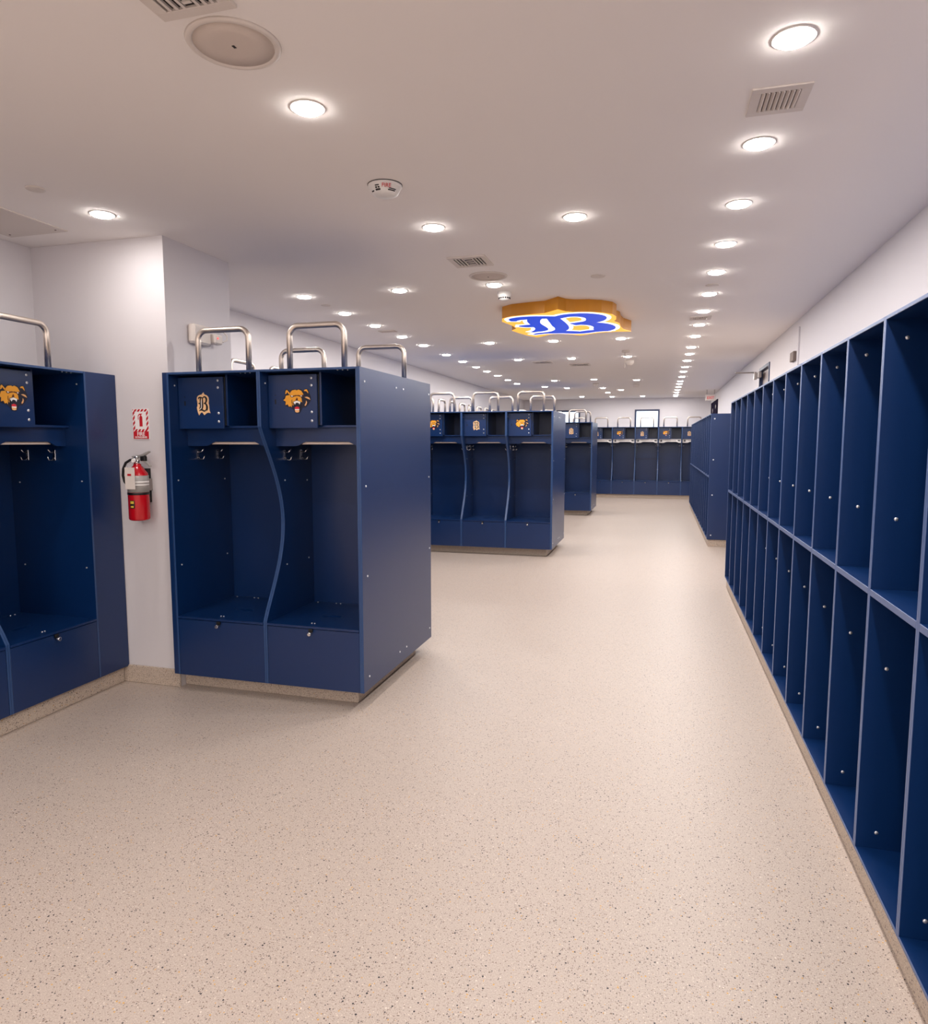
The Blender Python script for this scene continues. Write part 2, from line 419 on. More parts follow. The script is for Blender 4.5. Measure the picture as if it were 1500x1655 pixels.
# ------------------------------------------------------------------ the athletic locker stall
WS, DS, HS, TP = .60, .575, TOP - CURB, .0125     # width, depth, height, panel thickness
Z = lambda world: world - CURB
def side_profile():
    pts = [(0, 0), (0, Z(.462))]
    for i in range(1, 20):
        t = i / 20; z = .462 + t * (1.56 - .462)
        pts.append((.222 * math.sin(PI * t) ** 1.12, Z(z)))
    pts += [(0, Z(1.56)), (0, HS)]
    return pts
def make_stall(emblem, detail=2, banner=False, straight=''):
    r = thing('athletic_locker')
    prof = side_profile()
    for s_ in (0, 1):
        x0 = s_ * (WS - TP); mb = MB()
        back = [(DS - .001, z) for _, z in prof]
        pf = [(0, z) for _, z in prof] if 'LR'[s_] in straight else prof
        mb.strip(pf, back, x0 + .0006, x0 + TP - .0006, M['blue'], 'yz')
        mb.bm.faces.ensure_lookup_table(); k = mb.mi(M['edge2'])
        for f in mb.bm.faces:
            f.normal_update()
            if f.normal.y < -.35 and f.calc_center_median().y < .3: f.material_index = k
        pnl = mb.build('side_panel', r)
        if detail >= 1:
            for (yy, zz) in ((.05, 1.80), (.05, 1.252), (.05, .752), (.5, 1.24), (.5, .75)):
                if yy < .1 and .5 < zz < 1.5: yy = .05 if 'LR'[s_] in straight else .235
                xx = x0 + TP if s_ == 0 else x0
                b = MB(); b.cyl((xx, yy, Z(zz)), .0048, .005, M['bolt'], 'x', 8); b.build('bolt', pnl)
    mb = MB(); mb.box((TP, DS - TP, 0), (WS - TP, DS, HS), M['blue']); mb.build('back_panel', r)
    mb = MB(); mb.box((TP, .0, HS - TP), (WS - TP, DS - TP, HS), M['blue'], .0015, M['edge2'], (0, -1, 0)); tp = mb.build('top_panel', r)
    if detail >= 2:
        for xx in (.47, .50, .53):
            b = MB(); b.cyl((xx, .03, HS - TP), .004, .005, M['bolt'], 'z', 8); b.build('bolt', tp)
    mb = MB(); mb.box((TP, .12, Z(1.5555)), (WS - TP, DS - TP, Z(1.568)), M['blue'], .001); mb.build('shelf', r)
    # arched lintel under the shelf
    lo = []; hi = []
    n = 24
    for i in range(n + 1):
        t = i / n; xx = TP + (WS - 2 * TP) * t
        e = min(1, max(0, (.34 - abs(t - .56)) / .12)); e = e * e * (3 - 2 * e)
        lo.append((xx, Z(1.452 + .026 * e))); hi.append((xx, Z(1.5555)))
    mb = MB(); mb.strip(lo, hi, .150, .1625, M['blue'], 'xz'); ln = mb.build('lintel', r)
    if banner:
        mb = MB()
        lo2 = [(a + (0 if 0 < i < n else (.006 if i == 0 else -.006)), b + .004) for i, (a, b) in enumerate(lo)]
        hi2 = [(a + (0 if 0 < i < n else (.006 if i == 0 else -.006)), b) for i, (a, b) in enumerate(hi)]
        mb.strip(lo2, hi2, .146, .1495, M['emwhite'], 'xz')
        nb = mb.build('name_banner', r); nb['label'] = 'white name banner with small dark marks'
        mb = MB()
        mb.prism([(.05, Z(1.50)), (.075, Z(1.535)), (.1, Z(1.525)), (.092, Z(1.51)), (.105, Z(1.49)), (.065, Z(1.485))], .1435, .1465, M['navy'])
        for i in range(9):
            mb.box((.17 + i * .032, .1445, Z(1.508)), (.17 + i * .032 + .02, .1465, Z(1.522)), M['ventgrey'])
        mb.prism([(.49, Z(1.50)), (.52, Z(1.53)), (.57, Z(1.51)), (.555, Z(1.495))], .1435, .1465, M['navy'])
        mb.build('banner_print', nb)
    else:
        mb = MB(); mb.box((.155, .168, Z(1.462)), (.50, .172, Z(1.476)), M['bar'], .001)  # thin pale flat bar just behind the arch opening
        rl = mb.build('arch_bar', r); rl['label'] = 'thin pale rail behind the lintel arch'
    # small lock box with emblem door
    mb = MB(); mb.box((.325, .095, Z(1.568)), (.337, DS - TP, HS - TP), M['blue']); mb.build('box_divider', r)
    mb = MB(); mb.box((.014, .078, Z(1.552)), (.318, .090, Z(1.846)), M['blue'], .0015); dr = mb.build('lock_box_door', r)
    mb = MB(); mb.box((.306, .09, Z(1.57)), (.325, .10, Z(1.845)), M['black']); mb.build('hinge', dr)
    for zz in (1.825, 1.785, 1.640, 1.592):
        b = MB(); b.lathe([(.0075, .001), (.0075, -.003), (.004, -.006), (0, -.006)], M['bolt'], 10, (.284, .078, Z(zz)), 'y'); 
        b.build('bolt', dr)
    for b_ in dr.children:
        pass
    mb = MB(); mb.box((.054, .0765, Z(1.685)), (.063, .079, Z(1.712)), M['black'], .001)
    mb.cyl((.0585, .077, Z(1.735)), .003, .003, M['black'], 'y', 8); mb.build('keyhole', dr)
    if emblem == 'B':
        ec = (.185, Z(1.695)); s = .000135
        L = b_layers(s, 'xz', [(0, -.002), (-.001, -.0026), (-.001, -.0034)], [M['cream'], M['tan'], M['emblack']], 1.12)
        for mb, nm, lb in zip(L, ('emblem_plate', 'emblem_letter', 'emblem_slit'), ('cream blackletter plate', 'dark blackletter letter B', None)):  # the white slit is part of the letter artwork
            o = mb.build(nm, dr, (ec[0], .078, ec[1]))
            if lb: o['label'] = lb
    elif emblem == 'bear':
        ec = (.195, Z(1.700)); s = .000170
        nm = {'navy': 'emblem_outline', 'gold': 'emblem_fur', 'tan': 'emblem_fur_tuft', 'brown': 'emblem_brow', 'emwhite': 'emblem_eye', 'emred': 'emblem_tongue'}
        for j, (mname, lay, p) in enumerate(BEAR):
            if detail < 1 and j not in (0, 1): continue
            nmj = {2: 'emblem_ear', 3: 'emblem_ear', 7: 'emblem_nose', 8: 'emblem_whisker', 11: 'emblem_mouth', 12: 'emblem_teeth', 14: 'emblem_teeth', 15: 'emblem_chin'}.get(j, nm[mname])
            mb = MB(); mb.prism([((a - 735) * s, (680 - b) * s) for a, b in p], 0, -.0015 - .0007 * lay, M[mname], 'xz')
            mb.build(nmj, dr, (ec[0], .078, ec[1]))
    # seat with oval hand hole
    t = bmesh.new()
    x0, x1, y0, y1 = TP + .0005, WS - TP - .0005, -.004, DS - TP - .0005
    cx, cy = .30, .235
    outer = []; inner = []
    n = 32
    for i in range(n):
        a = 2 * PI * i / n; c, s_ = math.cos(a), math.sin(a)
        inner.append((cx + .068 * c, cy + .021 * s_))
        k = min(((x1 - cx) / c) if c > 1e-6 else ((x0 - cx) / c) if c < -1e-6 else 9, ((y1 - cy) / s_) if s_ > 1e-6 else ((y0 - cy) / s_) if s_ < -1e-6 else 9)
        outer.append((cx + c * k, cy + s_ * k))
    for c_ in ((x0, y0), (x1, y0), (x1, y1), (x0, y1)):
        j = min(range(n), key=lambda q: math.dist(outer[q], c_)); outer[j] = c_
    mb = MB(); mb.strip(outer + outer[:1], inner + inner[:1], Z(.442), Z(.4545), M['blue'], 'xy')
    st = mb.build('seat', r)
    mb = MB(); mb.box((.2, .2, Z(.36)), (.4, .28, Z(.365)), M['black']); mb.build('hand_hole_tray', st)
    if detail >= 2:
        for xx, yy in ((.265, .06), (.283, .06), (.05, .54), (.18, .54), (.21, .54), (.5, .54), (.53, .54)):
            b = MB(); b.cyl((xx, yy, Z(.4555)), .0045, .004, M['bolt'], 'z', 8); b.build('bolt', st)
    # foot locker front and latch
    mb = MB(); mb.box((TP + .001, .0, .0), (WS - TP - .001, .0125, Z(.438)), M['blue'], .001); fp = mb.build('foot_locker_panel', r)
    mb = MB(); mb.box((TP, .0125, .0), (WS - TP, DS - TP, TP), M['blue']); mb.build('floor_panel', r)
    mb = MB(); mb.box((.281, -.014, Z(.424)), (.305, .0, Z(.441)), M['black'], .002); lt = mb.build('latch', fp)
    mb = MB(); mb.cyl((.293, -.016, Z(.416)), .0085, .03, M['chrome'], 'y', 16)
    mb.lathe([(.0105, 0), (.0105, -.004), (.006, -.0055), (0, -.006)], M['chrome'], 16, (.293, -.03, Z(.416)), 'y'); mb.build('latch_knob', fp)
    # coat hooks on both side walls
    if detail >= 1:
        for sx, xx in ((1, TP), (-1, WS - TP)):
            for yy in (.235, .43):
                mb = MB(); zc = Z(1.40)
                mb.box((min(xx, xx + sx * .004), yy - .009, zc - .03), (max(xx, xx + sx * .004), yy + .009, zc + .03), M['chrome'], .001)
                mb.tube([(xx + sx * .003, yy, zc - .012), (xx + sx * .022, yy, zc - .03), (xx + sx * .042, yy, zc - .026), (xx + sx * .05, yy, zc - .006)], .0045, M['chrome'], 8)
                mb.tube([(xx + sx * .003, yy, zc + .015), (xx + sx * .03, yy, zc + .018), (xx + sx * .045, yy, zc + .034)], .0045, M['chrome'], 8)
                mb.build('coat_hook', r)
    # stainless hoop on top
    hw, hh, cr_, rr = .168, .244, .055, .0165; yy = .12
    pts = [(WS / 2 - hw, yy, HS), (WS / 2 - hw, yy, HS + hh - cr_)]
    for i in range(1, 8):
        a = PI - i * PI / 2 / 8; pts.append((WS / 2 - hw + cr_ + cr_ * math.cos(a), yy, HS + hh - cr_ + cr_ * math.sin(a)))
    pts += [(WS / 2 - hw + cr_, yy, HS + hh), (WS / 2 + hw - cr_, yy, HS + hh)]
    for i in range(1, 8):
        a = PI / 2 - i * PI / 2 / 8; pts.append((WS / 2 + hw - cr_ + cr_ * math.cos(a), yy, HS + hh - cr_ + cr_ * math.sin(a)))
    pts += [(WS / 2 + hw, yy, HS + hh - cr_), (WS / 2 + hw, yy, HS)]
    mb = MB(); mb.tube(pts, rr, M['steel'], 16); hp = mb.build('steel_hoop', r); hp['label'] = 'brushed stainless steel hoop on top'
    return r

protos = {}
def stall(kind, detail, banner, loc, rz, width, label, group, straight=''):
    k = (kind, detail, banner, straight)
    if k not in protos:
        protos[k] = make_stall(kind, detail, banner, straight); o = protos[k]
    else: o = dup(protos[k])
    o.location = loc; o.rotation_euler = (0, 0, rz); o.scale = (width / WS, 1, 1)
    return tag(o, label, 'locker', group)
EMB = {'B': 'blackletter B', 'bear': 'bear head'}

# near left bank: front plane x=-3.124 facing +x; local x runs along +y
PW = .585
kinds = ['bear', 'B', 'bear']
for i in range(3):
    y = 3.222 - PW * (i + 1)
    o = stall(kinds[i], 2, False, (-3.124, y, CURB), PI / 2, PW,
          'blue open locker with %s door, %s from the fire extinguisher' % (EMB[kinds[i]], ORD[i]), 'lockers left of the pillar', 'R' if i == 0 else '')
    if i == 0:
        LATER.append((o, WS, WS + (PY0 - .004 - 3.222) * WS / PW, 'filler_panel', 'wide plain blue filler panel'))
# island builder: front row faces -y, back row faces +y
def end_panel(x, y0, y1, label):
    r = thing('locker_end_panel', (x, (y0 + y1) / 2, CURB)); tag(r, label, 'panel', 'island end panels')
    h = (y1 - y0) / 2
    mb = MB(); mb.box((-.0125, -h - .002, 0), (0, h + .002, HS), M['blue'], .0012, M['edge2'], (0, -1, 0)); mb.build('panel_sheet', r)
    for yy, zz in ((-h + .057, 1.797), (-.06, 1.797), (.06, 1.797), (h - .035, 1.797), (-h + .057, 1.237), (h - .04, 1.237), (-h + .062, .744), (h - .035, .742),
                   (-h + .07, .176), (-.04, .176), (.08, .174), (h - .04, .175)):
        b = MB(); b.cyl((.0015, yy, zz - CURB), .0055, .005, M['bolt'], 'x', 10); b.build('bolt', r)
def island(xr, n, width, ys, fk, name, det, epl, bn=None, filler=0):
    for i in range(n):
        x = xr - .0125 - width * (i + 1)
        pos = 'rightmost' if i == 0 else '%s from the right' % ORD[i]
        k = fk[i]
        o = stall(k, det, False, (x, ys[0], CURB), 0, width, 'blue open locker with %s door, %s in front of %s' % (EMB[k], pos, name), 'front lockers of the ' + name, 'R' if i == 0 else 'L' if i == n - 1 else '')
        if i == n - 1 and filler:
            LATER.append((o, -filler * WS / width, -.0003, 'filler_strip', 'narrow plain blue filler strip'))
        if i < (bn if bn is not None else n):
            k2 = 'bear' if k == 'B' else 'B'
            stall(k2, 0, False, (x + width, ys[1], CURB), PI, width, 'blue locker with steel hoop, %s, rear row of %s' % (pos, name), 'rear lockers of the ' + name)
    end_panel(xr, ys[0], ys[1], epl)
island(-1.526, 2, .592, I1, ['bear', 'B'], 'nearest island', 2, 'tall blue end panel with small bolts, on the nearest locker island', filler=-1.5385 - 1.184 - PX - .003)
island(-1.300, 4, .597, I2, ['bear', 'B', 'bear', 'B'], 'middle island', 1, 'blue end panel of the middle locker island')
island(-1.300, 4, .597, I3, ['B', 'bear', 'B', 'bear'], 'farthest island', 1, 'narrow looking blue end panel of the farthest locker island')
# left wall banks beyond the pillar
for i in range(8):
    k = 'B' if i % 2 else 'bear'
    stall(k, 0, False, (-3.124, PY1 + .004 + .576 * i, CURB), PI / 2, .5755, 'blue locker with steel hoop on left wall, %s beyond the pillar' % ORD[i], 'left wall lockers behind nearest island')
for i in range(7):
    k = 'B' if i % 2 else 'bear'
    stall(k, 0, False, (-3.124, 9.96 + .5685 * i, CURB), PI / 2, .568, 'blue locker with steel hoop on left wall, %s beyond middle island' % ORD[i], 'left wall lockers behind middle island')
# far bank
FW = .587
for i in range(6):
    x = -2.398 + FW * i; k = 'B' if i % 2 else 'bear'
    stall(k, 1, True, (x, 18.75, CURB), 0, FW, 'blue locker with white banner and %s door, %s from left at far wall' % (EMB[k], ORD[i]), 'lockers along the far wall')
if True:
    pass

for o, xa, xb, nm_, lb_ in LATER:          # filler pieces closing the bank ends
    mb = MB(); mb.box((xa, 0, 0), (xb, .0125, HS), M['blue'], .0012); mb.box((xa, .0125, HS - .0125), (xb, DS - .3, HS), M['blue'])
    mb.build(nm_, o)['label'] = lb_

# ------------------------------------------------------------------ two-tier cubbies on the right
CW, CD, CX = .4484, .565, .673
ZM = .987
def make_cubby():
    r = thing('cubby_locker')          # local x = along the wall (+y world), local y = depth (towards wall), built directly in world axes
    t = .0122
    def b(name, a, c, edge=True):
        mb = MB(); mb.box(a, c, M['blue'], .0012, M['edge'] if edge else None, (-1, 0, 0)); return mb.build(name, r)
    b('side_panel', (0, .0004, 0), (CD, t, HS)); s2 = b('side_panel', (0, CW - t, 0), (CD, CW - .0004, HS))
    b('top_panel', (0, t, HS - t), (CD, CW - t, HS)); b('bottom_panel', (0, t, 0), (CD, CW - t, t))
    b('middle_shelf', (0, t, ZM - CURB - .011), (CD, CW - t, ZM - CURB + .011))
    b('back_panel', (CD - .01, t, t), (CD, CW - t, HS - t), False)
    for zz in (1.80, 1.229, .735, .168):
        for xx in (.062, .50):
            m2 = MB(); m2.lathe([(.0062, .001), (.0062, -.003), (.003, -.0055), (0, -.0055)], M['bolt'], 10, (xx, CW - t, zz - CURB), 'y'); m2.build('bolt', s2)
    return r
cub = None
def cubby(y, label, group):
    global cub
    if cub is None: cub = make_cubby(); o = cub
    else: o = dup(cub)
    o.location = (CX, y, CURB); return tag(o, label, 'locker', group)
for i in range(-3, 12):
    y = 2.0625 + CW * i
    cubby(y, 'tall blue two-tier open cubby, %s on the near side of the gap' % ORD[11 - i], 'near right cubbies')
for i in range(14):
    cubby(10.3135 + CW * i, 'blue two-tier open cubby on the far side of the gap, %s from it' % ORD[i], 'far right cubbies')
r = thing('cubby_end_panel', (CX, 10.30, CURB)); tag(r, 'plain blue end panel with four bolts, facing the gap between the right cubbies', 'panel')
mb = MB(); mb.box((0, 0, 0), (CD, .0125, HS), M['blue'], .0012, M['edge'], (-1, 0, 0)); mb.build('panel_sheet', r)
for zz in (1.799, 1.229, .733, .163):
    b = MB(); b.cyl((.05, -.001, zz - CURB), .010, .006, M['bolt'], 'y', 10); b.build('bolt', r)
    b = MB(); b.cyl((.50, -.001, zz - CURB), .010, .006, M['bolt'], 'y', 10); b.build('bolt', r)

# ------------------------------------------------------------------ ceiling lights
lamp = bpy.data.lights.new('downlight', 'AREA'); lamp.shape = 'DISK'; lamp.size = .09
lamp.energy = LAMP_W; lamp.color = LAMP_COL
lp = None
def light(x, y, label, group):
    global lp
    if lp is None:
        lp = thing('ceiling_light')
        mb = MB(); mb.lathe([(.052, 0), (.052, -.003), (.060, -.0035), (.0635, -.002), (.0635, 0)], M['trimring'], 40); mb.build('trim_ring', lp)
        mb = MB(); mb.lathe([(.0515, -.001), (.051, -.007), (.046, -.0105), (.03, -.012), (0, -.0125)], M['lens'], 40); mb.build('lens', lp)
        lo = bpy.data.objects.new('lamp', lamp); COL.objects.link(lo); lo.parent = lp; lo.location = (0, 0, -.0135)
        o = lp
    else: o = dup(lp)
    o.location = (x, y, CEIL); return tag(o, label, 'light', group)
def row_label(i, ys, y_seen, where):  # out-of-view row entries are lamps added to brighten floor and ceiling
    n_off = sum(1 for v in ys if v < y_seen)
    if i >= n_off: return 'round ceiling downlight, %s along the row %s' % (ORD[i - n_off], where)
    return 'added ceiling downlight, unseen behind the viewpoint, %s back in the row %s' % (ORD[n_off - 1 - i], where)
rowA = [-5.4, -4.65, -3.9, -3.15, -2.4, -1.65, -.6, .873, 1.597, 2.317, 3.06, 3.78, 4.50, 5.21, 5.94, 6.70, 7.44, 8.22, 9.15, 9.83, 10.62, 11.487, 12.228, 13.19, 14.11, 14.775, 15.59, 16.40, 17.20, 18.09, 18.569]
for i, y in enumerate(rowA):
    light(.342, y, row_label(i, rowA, 2.0, 'beside right cubbies'), 'downlights beside the right cubbies')
rowC = [-5.2, -4.2, -3.2, -2.2, -.7, .87, 3.057, 5.168, 5.922, 6.62, 7.381, 8.11, 9.04, 9.854, 10.62, 11.318, 12.09, 12.98, 13.848, 14.77]
for i, y in enumerate(rowC):
    o = light(-2.80 if i < 19 else -2.385, y, row_label(i, rowC, 2.0, 'near left wall'), 'downlights along the left wall')
    if y == 3.057:                      # lamp dimmed here so the pillar wall does not clip
        dim = lamp.copy(); dim.energy = LAMP_W * .5
        for ch in o.children:
            if ch.type == 'LIGHT': ch.data = dim
rowB = [-5.4, -4.4, -3.4, -2.4, -1.4, .30, 2.317, 3.728, 5.171, 8.168, 9.896, 13.286, 15.432, 16.895, 18.4]
for i, y in enumerate(rowB):
    light(-1.225, y, row_label(i, rowB, 2.0, 'over island ends'), 'downlights over the island ends')
rowD = [-5.0, -4.0, -3.0, -1.8, 3.757, 8.177, 9.89, 13.616, 16.079, 18.40]
for i, y in enumerate(rowD):
    light(-.46 if i != 8 else -.878, y, row_label(i, rowD, 2.0, 'down the aisle'), 'downlights over the aisle')
rowE = [5.159, 8.117, 9.842, 13.347, 15.233, 18.203]
for i, y in enumerate(rowE):
    light(-1.975, y, row_label(i, rowE, 2.0, 'over the islands'), 'downlights over the islands')

# ------------------------------------------------------------------ other ceiling fixtures
def speaker(x, y, label):
    r = thing('ceiling_speaker', (x, y, CEIL)); tag(r, label, 'speaker')
    mb = MB(); mb.lathe([(.116, 0), (.116, -.004), (.122, -.009), (.133, -.006), (.137, 0)], M['fixture'], 64); mb.build('speaker_rim', r)
    mb = MB(); mb.lathe([(0, -.0075), (.06, -.007), (.116, -.004), (.116, 0), (0, 0)][::-1], M['grille'], 64); gr = mb.build('speaker_grille', r)
    mb = MB(); mb.box((-.004, -.007, -.0085), (.004, .007, -.007), M['dark']); mb.build('grille_badge', gr)
speaker(-1.243, 1.905, 'large round ceiling speaker with beige grille, nearest the camera')
speaker(-1.203, 4.895, 'round ceiling speaker just behind the square air diffuser')
def smoke(x, y, label, sc=1.0, writing=False):
    r = thing('smoke_detector', (x, y, CEIL)); tag(r, label, 'smoke detector')
    mb = MB(); mb.lathe([(.078 * sc, 0), (.078 * sc, -.010 * sc), (.072 * sc, -.018 * sc), (.058 * sc, -.042 * sc), (.04 * sc, -.05 * sc), (0, -.052 * sc)], M['white'], 48); mb.build('housing', r)
    mb = MB(); mb.lathe([(.0795 * sc, -.0015), (.0795 * sc, -.004)], M['dark'], 48); mb.build('base_gap', r)
    if writing:
        def slab(name, m, items):
            mb = MB()
            for (a0, a1, h0, h1) in items:       # patches wrapped on the cone
                n = 6; A = []; Bq = []
                t = bmesh.new()
                rad = lambda h: .0735 - (h - .018) * (.0145 / .024)
                rows = []
                for h in (h0, h1):
                    rows.append([t.verts.new(((rad(h) + .0012) * math.cos(a0 + (a1 - a0) * i / n), (rad(h) + .0012) * math.sin(a0 + (a1 - a0) * i / n), -h)) for i in range(n + 1)])
                    rows.append([t.verts.new(((rad(h) - .001) * math.cos(a0 + (a1 - a0) * i / n), (rad(h) - .001) * math.sin(a0 + (a1 - a0) * i / n), -h)) for i in range(n + 1)])
                o0, i0, o1, i1 = rows
                for i in range(n):
                    t.faces.new((o0[i], o0[i + 1], o1[i + 1], o1[i])); t.faces.new((i0[i], i1[i], i1[i + 1], i0[i + 1]))
                    t.faces.new((o0[i], i0[i], i0[i + 1], o0[i + 1])); t.faces.new((o1[i], o1[i + 1], i1[i + 1], i1[i]))
                t.faces.new((o0[0], o1[0], i1[0], i0[0])); t.faces.new((o0[-1], i0[-1], i1[-1], o1[-1]))
                bmesh.ops.recalc_face_normals(t, faces=t.faces); mb.add(t, m)
            return mb.build(name, r)
        R = math.radians
        o = slab('warning_label', M['dark'], [(R(250), R(272), .035, .041), (R(252), R(259), .027, .032), (R(263), R(270), .027, .032), (R(253), R(269), .020, .0235),
              (R(305), R(338), .0375, .041), (R(308), R(340), .032, .0345), (R(222), R(238), .037, .041)])
        o['label'] = 'black printed marks on the detector'
        cu = bpy.data.curves.new('fire', 'FONT'); cu.body = 'FIRE'; cu.size = .024; cu.extrude = .0006; cu.align_x = 'CENTER'
        to = bpy.data.objects.new('fire', cu); COL.objects.link(to)
        me = bpy.data.meshes.new_from_object(to); bpy.data.objects.remove(to)
        me.materials.clear(); me.materials.append(M['signred'])
        o = bpy.data.objects.new('red_lettering', me); COL.objects.link(o); o.parent = r
        a = R(297); nrm = Vector((math.cos(a) * .85, math.sin(a) * .85, -.53)).normalized()
        xd = Vector((-math.sin(a), math.cos(a), 0)); yd = nrm.cross(xd)
        mt = Matrix((xd, yd, nrm)).transposed().to_4x4(); mt.translation = Vector((math.cos(a) * .0685, math.sin(a) * .0685, -.0315))
        o.matrix_local = mt; o['label'] = 'red FIRE lettering'
smoke(-1.243, 3.075, 'white smoke detector with red FIRE lettering and dark labels', 1.0, True)
# strobe / detector near the big sign
r = thing('smoke_detector', (-1.21, 5.46, CEIL)); tag(r, 'small deep white detector with slots, just left of hanging logo sign', 'smoke detector')
mb = MB(); mb.lathe([(.055, 0), (.055, -.02), (.05, -.03), (.042, -.052), (.026, -.062), (0, -.064)], M['white'], 32); mb.build('housing', r)
for i in range(16):
    a = i * PI / 8; mb = MB(); mb.box((.040, -.006, -.050), (.047, .006, -.040), M['dark']); o = mb.build('slot', r); o.rotation_euler = (0, 0, a)
# flat blank caps (sprinkler covers)
caps = [(-2.818, 2.676, .042, 'flat round sprinkler cover left of the first left-row downlight'),
        (-2.795, 5.537, .04, 'flat round sprinkler cover above the nearest island hoops'),
        (-.455, 5.103, .052, 'flat round ceiling cover nearest side of the hanging logo sign'),
        (.344, 5.627, .05, 'flat round cover within the right downlight row')]
for x, y, rr, lb in caps:
    mb = MB(); mb.lathe([(rr, -.0), (rr, -.0035), (rr * .92, -.006), (0, -.006)], M['fixture'], 32); mb.lathe([(rr * .8, 0), (rr * .8, -.002)], M['ventgrey'], 32)
    o = mb.build('sprinkler_cover', None, (x, y, CEIL)); tag(o, lb, 'sprinkler cover')
# linear supply grille (near, right)
def grille(x, y, w_, d_, n, label, rot=0):
    r = thing('air_vent', (x, y, CEIL), rot); tag(r, label, 'vent')
    mb = MB(); iw, idp = w_ * .66, d_ * .68
    for a, b in (((-w_ / 2, -d_ / 2, -.006), (w_ / 2, -idp / 2, 0)), ((-w_ / 2, idp / 2, -.006), (w_ / 2, d_ / 2, 0)),
                 ((-w_ / 2, -idp / 2, -.006), (-iw / 2, idp / 2, 0)), ((iw / 2, -idp / 2, -.006), (w_ / 2, idp / 2, 0))):
        mb.box(a, b, M['fixture'], .001)
    mb.build('vent_frame', r)
    mb = MB(); mb.box((-iw / 2, -idp / 2, -.0015), (iw / 2, idp / 2, -.0005), M['ventgrey']); mb.build('vent_backing', r)
    for i in range(n):
        xx = -iw / 2 + iw * (i + .5) / n; hwid = iw / n * .33
        mb = MB(); mb.prism([(xx - hwid, -.002), (xx - hwid + .003, -.0025), (xx + hwid, -.008), (xx + hwid - .003, -.009)], -idp / 2, idp / 2, M['fixture'], 'xz'); mb.build('louver', r)
grille(.358, 2.70, .188, .200, 8, 'small rectangular ceiling vent with louvers between two right downlights')
grille(.335, 7.05, .19, .19, 8, 'small rectangular ceiling vent farther along the right downlight row')
# four-way square diffusers
def diffuser(x, y, sz, label, rot=0):
    r = thing('air_diffuser', (x, y, CEIL), rot); tag(r, label, 'vent')
    h = sz / 2; mb = MB()
    mb.box((-h, -h, -.010), (h, -h + .035, 0), M['fixture'], .001); mb.box((-h, h - .035, -.010), (h, h, 0), M['fixture'], .001)
    mb.box((-h, -h + .035, -.010), (-h + .035, h - .035, 0), M['fixture'], .001); mb.box((h - .035, -h + .035, -.010), (h, h - .035, 0), M['fixture'], .001)
    mb.build('vent_frame', r)
    mb = MB(); mb.box((-h + .035, -h + .035, -.002), (h - .035, h - .035, -.0005), M['dark']); mb.build('vent_backing', r)
    q = h - .037
    for lv in range(3):
        for sx in (-1, 1):
            xx = sx * (q - .012 - lv * .022)
            mb = MB(); mb.box((xx - .0045, -q, -.010), (xx + .0045, q, -.003), M['fixture']); mb.build('louver', r)
    for lv in range(4):
        yy = -q + .02 + lv * (2 * q - .04) / 3
        mb = MB(); mb.box((-q + .065, yy - .005, -.0095), (q - .065, yy + .005, -.0035), M['fixture']); mb.build('louver', r)
diffuser(-1.215, 4.46, .25, 'square ceiling air diffuser with slats in front of the round speaker')
diffuser(-1.24, 1.63, .23, 'square ceiling air diffuser cut by the top edge of the photo')
diffuser(-1.694, 10.236, .27, 'dark-slotted ceiling diffuser over the aisle behind the middle island')
diffuser(-1.197, 10.71, .30, 'dark-slotted ceiling diffuser right of its neighbour, far beyond the logo sign')
# access panel, upper left
mb = MB(); mb.prism([(-3.60, 2.62), (-3.20, 2.62), (-3.20, 3.235), (-3.60, 3.235)], CEIL - .006, CEIL, M['fixture'], 'xy')
o = mb.build('ceiling_hatch'); tag(o, 'square ceiling access hatch in the upper left corner', 'hatch')
for x, y in ((-3.24, 2.66), (-3.24, 3.19), (-3.56, 3.19)):
    mb = MB(); mb.cyl((x, y, CEIL - .007), .005, .003, M['ventgrey'], 'z', 10); mb.build('screw', o)
mb = MB(); mb.box((-2.90, 6.93, CEIL - .006), (-2.72, 7.04, CEIL), M['grille'], .001); tag(mb.build('access_plate'), 'thin ceiling plate between far left downlights', 'plate')

# ------------------------------------------------------------------ big hanging illuminated logo sign
SD = .105; ZS = CEIL - SD
sc_ = 1.43 / 975.0
sx, sy = -.85, 6.43
r = thing('logo_sign', (sx, sy, CEIL)); tag(r, 'large illuminated gold and blue letter B logo sign hung under the ceiling', 'sign')
kx = 1.10 / (670 * sc_)
def wp(p, s=sc_): return ((p[0] - 745) * s * kx, (p[1] - 855) * s)
def wl(p): return wp((730 + (p[0] - 730) * 1.08, 862 + (p[1] - 862) * 1.08))
# viewed from below: letter top is nearest the camera (-y); x keeps its direction
mb = MB(); mb.prism([wp(p) for p in B_PLATE], 0, -SD + .004, M['signgold'], 'xy'); mb.build('sign_case', r)
mb = MB(); mb.prism([wp(p) for p in B_PLATE], -SD + .004, -SD, M['litgold'], 'xy'); mb.build('lit_face', r)
mb = MB(); mb2 = MB()
for k, stq in enumerate(B_STROKES):
    q = [(wl(p)[0], wl(p)[1], p[2] * sc_) for p in stq]
    a, b = stroke_sides(q, 30 * sc_, 1.6); mb.strip(a, b, -SD + .001, -SD - .002 - k * 3e-5, M['litwhite'], 'xy')
    a, b = stroke_sides(q, 4 * sc_, 1.6); mb2.strip(a, b, -SD + .001, -SD - .004 - k * 3e-5, M['litblue'], 'xy')
mb.build('white_outline', r)['label'] = 'glowing white outline of the letter'
mb2.build('blue_letter', r)['label'] = 'glowing blue blackletter B'
q = [(wl(p)[0], wl(p)[1], p[2] * sc_) for p in [(655,650,10),(640,760,36),(655,960,42),(620,1060,34),(540,1105,10)]]
